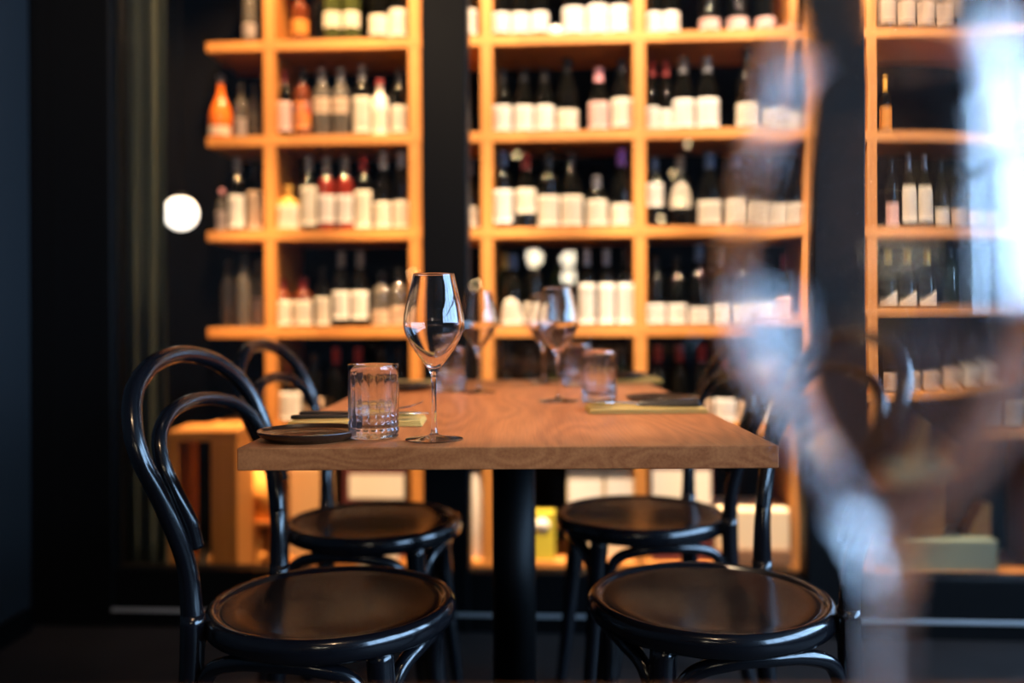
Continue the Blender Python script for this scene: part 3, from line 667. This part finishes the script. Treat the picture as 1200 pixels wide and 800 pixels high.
row(4, N, 'D', [(769, 22, 357, 383, Bo, 'dark', 'white', 'black', 0.25), (793.5, 22, 357, 383, Bo, 'dark', 'white', 'black', 0.25), (819.5, 26, 361, 383, Bu, 'dark', 'white', 'blue', 0.29), (847, 21, 358, 383, Bo, 'dark', 'white', 'grey', 0.27), (873, 23, 358, 383, Bo, 'dark', 'white', 'black', 0.26), (900, 22, 350, 380, Bo, 'dark', 'pink', 'red', 0.25)], ROW_Z, 0, 0)
row(4, N, 'E', [(771, 23, 0, 0, Bo, 'dark', None, 'red', 0.275), (796, 23, 0, 0, Bo, 'dark', None, 'red', 0.275), (822, 23, 468, 492, Bo, 'dark', 'beige', 'red', 0.275), (849, 26, 467, 494, Bo, 'dark', 'white', 'red', 0.25), (874, 20, 470, 496, Bo, 'dark', 'beige', 'red', 0.27), (898, 23, 468, 500, Bo, 'dark', 'cream', 'red', 0.27)], ROW_Z, 0, 0)
N = 'far right bay'
row(5, N, 'A', [(1040, 24, 1, 29, Bu, 'dark', 'beige', 'black', 0.30), (1065.5, 24, 2, 29, Bu, 'dark', 'beige', 'black', 0.30), (1091, 24, 2, 29, Bu, 'dark', 'beige', 'black', 0.30), (1117, 24, 2, 29, Bu, 'dark', 'beige', 'black', 0.30), (1146, 24, 0, 0, Bo, 'green', None, 'gold', 0.28), (1172, 24, 0, 0, Bo, 'dark', None, 'black', 0.28)], RROW_Z, 0, 0)
row(5, N, 'B', [(1038, 18, 128, 152, Bo, 'dark', 'orange', 'yellow', 0.195)], RROW_Z, 0, 0)
row(5, N, 'C', [(1046, 18, 240, 266, Bo, 'dark', 'pink', 'black', 0.25), (1068.5, 20, 219, 260, Bu, 'dark', 'cream', 'grey', 0.26), (1090, 20, 219, 259, Bu, 'dark', 'cream', 'grey', 0.26), (1112, 20, 245, 268, Bu, 'dark', 'cream', 'black', 0.25), (1135, 21, 245, 268, Bu, 'dark', 'beige', 'black', 0.25), (1159, 22, 246, 268, Bu, 'dark', 'beige', 'black', 0.25), (1184, 22, 246, 268, Bu, 'dark', 'beige', 'black', 0.25)], RROW_Z, 0, 0)
row(5, N, 'D', [(1041, 22, 343, 366, Bu, 'dark', 'cream', 'gold', 0.215, 0, 'slant'), (1066, 22, 343, 366, Bu, 'dark', 'cream', 'gold', 0.215, 0, 'slant'), (1092, 22, 343, 366, Bu, 'dark', 'cream', 'gold', 0.215, 0, 'slant'), (1122, 23, 345, 366, Bo, 'green', None, 'black', 0.24), (1150, 23, 345, 366, Bo, 'green', None, 'black', 0.24), (1180, 23, 345, 366, Bo, 'dark', None, 'black', 0.24)], RROW_Z, 0, 0)
row(5, N, 'E', [(1045, 23, 470, 495, Bo, 'dark', 'beige', 'black', 0.27), (1072, 23, 470, 495, Bo, 'dark', 'beige', 'black', 0.27), (1099, 23, 470, 495, Bo, 'dark', 'beige', 'black', 0.27), (1128, 24, 468, 496, Bo, 'dark', 'beige', 'black', 0.27), (1155, 24, 466, 495, Bo, 'dark', 'cream', 'black', 0.27), (1183, 24, 466, 495, Bo, 'dark', 'cream', 'black', 0.27)], RROW_Z, 0, 0)

# small white cup standing between the bottles of the top shelf
s, _ , t = loc_s(653, DF+0.045)
bm = lathe(NB(), [(0, 0), (0.012, 0), (0.019, 0.010), (0.0215, 0.022), (0.0195, 0.033), (0.014, 0.039), (0, 0.040)], 28)
tag(link('sugar_bowl', bm, LB['white'][1], None, True, wpt(s, DF+0.045, ROW_Z['A'])), 'little round white pot between bottles on the top shelf, middle bay', 'pot')

# ------------------------------------------------------------------ boxes and packs on the lowest level
M_kraft = mat('kraft_cardboard', (0.48, 0.28, 0.13), 0.85, bump=0.1, bscale=120)
M_wcard = mat('white_cardboard', (0.80, 0.74, 0.66), 0.75); M_ccard = mat('cream_cardboard', (0.78, 0.62, 0.42), 0.75)
M_red = mat('dark_red_carton', (0.09, 0.015, 0.018), 0.6); M_yel = mat('yellow_green_tin', (0.55, 0.46, 0.05), 0.4)
M_gbox = mat('grey_green_boxboard', (0.17, 0.22, 0.18), 0.7); M_org = mat('orange_paper', (0.85, 0.38, 0.07), 0.7); M_brown = mat('brown_crate_wood', (0.20, 0.10, 0.05), 0.7)
def carton(name, label, cat, pxa, pxb, pytop, d, dep, m, zbase, panel=None, mpanel=None, lid=False, bev=0.003):
    a = loc_s(pxa, d)[0]; b = loc_s(pxb, d)[0]; c = (a+b)/2; zt = sz((pxa+pxb)/2, pytop, d)[1]
    t = thing(name, label, cat, wpt(c, d+dep/2, zbase), -GAM)
    h = zt-zbase; w2 = (b-a)/2
    link('body', box(NB(), -w2, w2, -dep/2, dep/2, 0.0005, h-0.004, bev), m, t, False)
    bm = NB(); box(bm, -w2, -0.0015, -dep/2, dep/2, h-0.004, h, 0.001); box(bm, 0.0015, w2, -dep/2, dep/2, h-0.004, h, 0.001)
    link('flap', bm, m, t, False)
    if panel:
        u0, u1, v0, v1 = panel
        link('label_panel', box(NB(), -w2+2*w2*u0, -w2+2*w2*u1, -dep/2-0.0012, -dep/2-0.0002, h*v0, h*v1), mpanel, t, False)
    return t
GZ = ROW_Z['G']+0.0005
carton('cardboard_box', 'tall kraft cardboard box under the left bay behind the left chairs', 'box', 338, 388, 549, DF+0.01, 0.24, M_kraft, GZ)
carton('wine_carton', 'dark red wine carton with white label under the left bay', 'box', 401, 474, 547, DF+0.01, 0.26, M_red, GZ, (0.10, 0.98, 0.66, 0.92), M_wcard)
carton('paper_packet', 'low white packet in front of the dark red wine carton', 'packet', 418, 462, 640, DF-0.085, 0.06, M_wcard, 0.0005)
tin = carton('gift_tin', 'yellow-green tin with white round label right of the table pedestal', 'tin', 622, 649, 600, DF+0.01, 0.08, M_yel, GZ)
s, z = sz(629, 622, DF+0.009)
carton('cream_box', 'left of two cream boxes on the bottom shelf, middle bay', 'box', 664, 706, 551, DF+0.03, 0.24, M_ccard, GZ, (0.06, 0.94, 0.45, 0.9), M_wcard)
carton('cream_box', 'right of two cream boxes on the bottom shelf, beside the upright', 'box', 708, 742, 551, DF+0.03, 0.24, M_ccard, GZ, (0.06, 0.94, 0.45, 0.9), M_wcard)
carton('wine_carton', 'dark red and white wine carton under the right bay', 'box', 762, 834, 545, DF+0.02, 0.25, M_red, GZ, (0.02, 0.97, 0.50, 0.95), M_wcard)
tc_ = carton('wooden_crate', 'low brown wooden crate under the right bay', 'crate', 838, 926, 645, DF-0.03, 0.28, M_brown, GZ)
zc_ = sz(882, 645, DF-0.03)[1]
carton('cardboard_box', 'open tan cardboard box standing on the brown crate, right bay', 'box', 840, 924, 598, DF-0.02, 0.22, M_ccard, zc_+0.001)
carton('long_box', 'long grey-green box lying on the bottom shelf, far right bay', 'box', 1047, 1168, 633, DF+0.01, 0.24, M_gbox, RROW_Z['G']+0.0005)
bm = lathe(NB(), [(0, 0), (0.027, 0), (0.027, 0.001), (0, 0.001)], 32); bmesh.ops.rotate(bm, verts=bm.verts, matrix=Matrix.Rotation(PI/2, 3, 'X'), cent=(0, 0, 0))
bmesh.ops.translate(bm, verts=bm.verts, vec=(-0.005, -0.0405, 0.125)); link('round_label', bm, M_wcard, tin)
# white paper rolls standing beside the narrow bay
s = loc_s(557, DF+0.05)[0]
t = thing('paper_roll', 'white paper roll standing on end beside the centre post, bottom shelf', 'paper roll', wpt(s, DF+0.05, GZ), -GAM)
zt = sz(557, 552, DF+0.05)[1]-GZ
link('roll', lathe(NB(), [(0.009, 0.0), (0.023, 0.0), (0.0235, 0.003), (0.0235, zt-0.003), (0.023, zt), (0.009, zt)], 32, closed=True), M_wcard, t)
link('core', lathe(NB(), [(0.0065, 0.001), (0.0088, 0.001), (0.0088, zt-0.002), (0.0065, zt-0.002)], 24, closed=True), M_kraft, t)
# small white carton bottles right of the tin
s = loc_s(675, DF-0.0)[0]
# wooden bench frame behind the left pane
a, zt = sz(194, 503, 0.19); b = loc_s(275, 0.19)[0]; zt = sz(240, 504, 0.19)[1]
bn = thing('wooden_stool', 'plain orange-lit wooden box stool behind the left glass pane', 'stool', wpt((a+b)/2, 0.30, 0), -GAM+R(6))
w2 = (b-a)/2-0.004
link('top', box(NB(), -w2, w2, -0.13, 0.08, zt-0.034, zt, 0.003), M_shelf, bn, False)
link('side_panel', box(NB(), w2-0.085, w2, -0.13, 0.08, 0, zt-0.0345, 0.003), M_upr, bn, False)
link('side_panel', box(NB(), -w2, -w2+0.034, -0.13, 0.08, 0, zt-0.0345, 0.003), M_upr, bn, False)
# orange carton + curved wooden tray between stool and kraft box
t = thing('paper_bag', 'glowing orange paper bag between the wooden stool and kraft box', 'bag', wpt(loc_s(303, DF-0.1)[0], DF-0.06, 0.0), -GAM)
zb = sz(298, 545, DF-0.1)[1]; bm = NB()
v = [bm.verts.new(p) for p in ((-0.05,-0.05,0.22),(0.05,-0.05,0.22),(0.05,0.05,0.22),(-0.05,0.05,0.22),(-0.045,-0.012,zb),(0.035,-0.012,zb),(0.035,0.012,zb),(-0.045,0.012,zb))]
for f in ((0,1,2,3),(4,5,6,7),(0,1,5,4),(1,2,6,5),(2,3,7,6),(3,0,4,7)): bm.faces.new([v[i] for i in f])
bmesh.ops.bevel(bm, geom=bm.edges[:], offset=0.004, segments=2, affect='EDGES')
link('bag_body', bm, M_org, t)
bm = tube(NB(), [(-0.02,-0.012,zb-0.01),(-0.018,-0.014,zb+0.03),(0.0,-0.014,zb+0.045),(0.015,-0.014,zb+0.03),(0.018,-0.012,zb-0.01)], 0.002, 8)
link('bag_handle', bm, M_kraft, t)
t2 = thing('plant_stand', 'curved orange wooden stand under the orange paper bag', 'stand', wpt(loc_s(303, DF-0.1)[0], DF-0.06, 0.0), -GAM)
link('tray', lathe(NB(), [(0, 0.20), (0.045, 0.20), (0.06, 0.21), (0.066, 0.2195), (0.062, 0.2195), (0.05, 0.2135), (0, 0.2135)], 36), M_shelf, t2)
for k in range(3):
    a_ = 2*PI*k/3+0.5
    link('leg', tube(NB(), [(0.04*math.cos(a_), 0.04*math.sin(a_), 0.202), (0.05*math.cos(a_), 0.05*math.sin(a_), 0.1), (0.065*math.cos(a_), 0.065*math.sin(a_), 0.0)], 0.008, 10), M_shelf, t2)
# wooden wedges at the far right
def wedge(label, pxa, pxb, pyt, m, base_z):
    a = loc_s(pxa, DF+0.08)[0]; b = loc_s(pxb, DF+0.08)[0]; zt = sz(pxb, pyt, DF+0.08)[1]-base_z
    t = thing('wooden_display_stand', label, 'stand', wpt((a+b)/2, DF+0.12, base_z), -GAM)
    w_ = (b-a)/2; bm = NB()
    P = [(-w_, 0), (w_, 0), (w_, zt), (w_-0.03, zt)]
    f = [bm.verts.new((x, -0.04, z)) for x, z in P]; g = [bm.verts.new((x, 0.04, z)) for x, z in P]
    bm.faces.new(f); bm.faces.new(g[::-1])
    for i in range(4):
        j = (i+1) % 4; bm.faces.new((f[i], g[i], g[j], f[j]))
    bmesh.ops.bevel(bm, geom=bm.edges[:], offset=0.002, segments=2, affect='EDGES')
    link('wedge_body', bm, m, t, False)
zb_ = sz(1107, 633, DF+0.01)[1]+0.001
wedge('tall orange wooden wedge standing on the grey-green box', 1068, 1104, 545, M_shelf, zb_)
wedge('short orange wooden wedge at the right end of the grey-green box', 1132, 1160, 590, M_shelf, zb_)

# ------------------------------------------------------------------ curtain, lamps
a = loc_s(131, 0.10)[0]; b = loc_s(193, 0.10)[0]
bm = NB(); n = 90; rows = []
for z in [0.03+2.75*j/14 for j in range(15)]:
    rows.append([bm.verts.new((a+(b-a)*i/n, 0.12+0.022*math.sin(i/n*2*PI*3.6+0.25*math.sin(z*2))+0.007*math.sin(i/n*2*PI*8+z), z)) for i in range(n+1)])
for A, B in zip(rows[:-1], rows[1:]):
    for i in range(n): bm.faces.new((A[i], A[i+1], B[i+1], B[i]))
bmesh.ops.solidify(bm, geom=bm.faces[:], thickness=0.003)
tag(link('curtain', bm, M_curt, None, True, (0, WY, 0), -GAM), 'grey-green pleated curtain hanging behind the left edge of the glass', 'curtain')

def globe(label, loc, r, strength, col=(1.0, 0.86, 0.62), top=2.9):
    t = thing('globe_lamp', label, 'lamp', loc, 0, 'globe lamps')
    pr = [(r*math.sin(PI*i/24), -r*math.cos(PI*i/24)) for i in range(25)]; pr[0] = (0, -r); pr[-1] = (0, r)
    link('globe', lathe(NB(), pr, 40), mat('opal_glow', (0.9, 0.85, 0.75), 0.4, emis=col, estr=strength), t)
    link('cap', lathe(NB(), [(0, r*0.93), (r*0.42, r*0.93), (r*0.42, r*1.05), (r*0.15, r*1.2), (0, r*1.25)], 28), M_black, t)
    link('cord', tube(NB(), [(0,0,r*1.2), (0,0,top-loc[2])], 0.003, 8, smooth=False), M_black, t)
s, z = sz(212, 250, 0.30); P = wpt(s, 0.30)
globe('glowing round globe lamp beside the curtain, left of the shelving', (P.x, P.y, z), 0.057, 2.6, (1.0, 0.93, 0.80))
def mirrored(px, py, Y):                            # where a lamp must hang to show up in the partition glass at that pixel
    k, m = ray(px, py); n = Vector((math.sin(GAM), math.cos(GAM), 0)); d = Vector((k, 1, m))
    p0 = Vector((0, 0, ZC)); t = (Vector((0, WY, 0))-p0).dot(n)/d.dot(n); hit = p0+d*t; r = d-n*(2*d.dot(n))
    return hit+r*((Y-hit.y)/r.y)
for (px, py, Y, r, lab) in ((626, 302, -0.9, 0.055, 'globe lamp behind the camera, mirrored in the middle pane, leftmost of three'), (666, 303, -0.9, 0.05, 'globe lamp behind the camera, mirrored in the middle pane, upper of a pair'), (666, 324, -1.3, 0.05, 'globe lamp behind the camera, mirrored in the middle pane, lower of a pair')):
    P = mirrored(px, py, Y); globe(lab, tuple(P), r, 28.0)

for px, py, Y, where in ((290, 317, -1.6, 'left pane, beside the clear bottles'), (483, 321, -1.9, 'left pane, beside the focused wine glass'), (557, 333, -1.5, 'middle pane, beside the centre post'), (606, 181, -1.8, 'middle pane, above the middle bay third shelf'),
                         (806, 168, -2.0, 'middle pane, highest of the right bay'), (789, 203, -1.7, 'middle pane, second highest of the right bay'), (797, 235, -1.4, 'middle pane, third highest of the right bay'), (775, 256, -1.2, 'middle pane, lowest of the right bay')):
    P = mirrored(px, py, Y); globe('small bulb lamp mirrored in the '+where, tuple(P), 0.018, 45.0, (1.0, 0.72, 0.36))
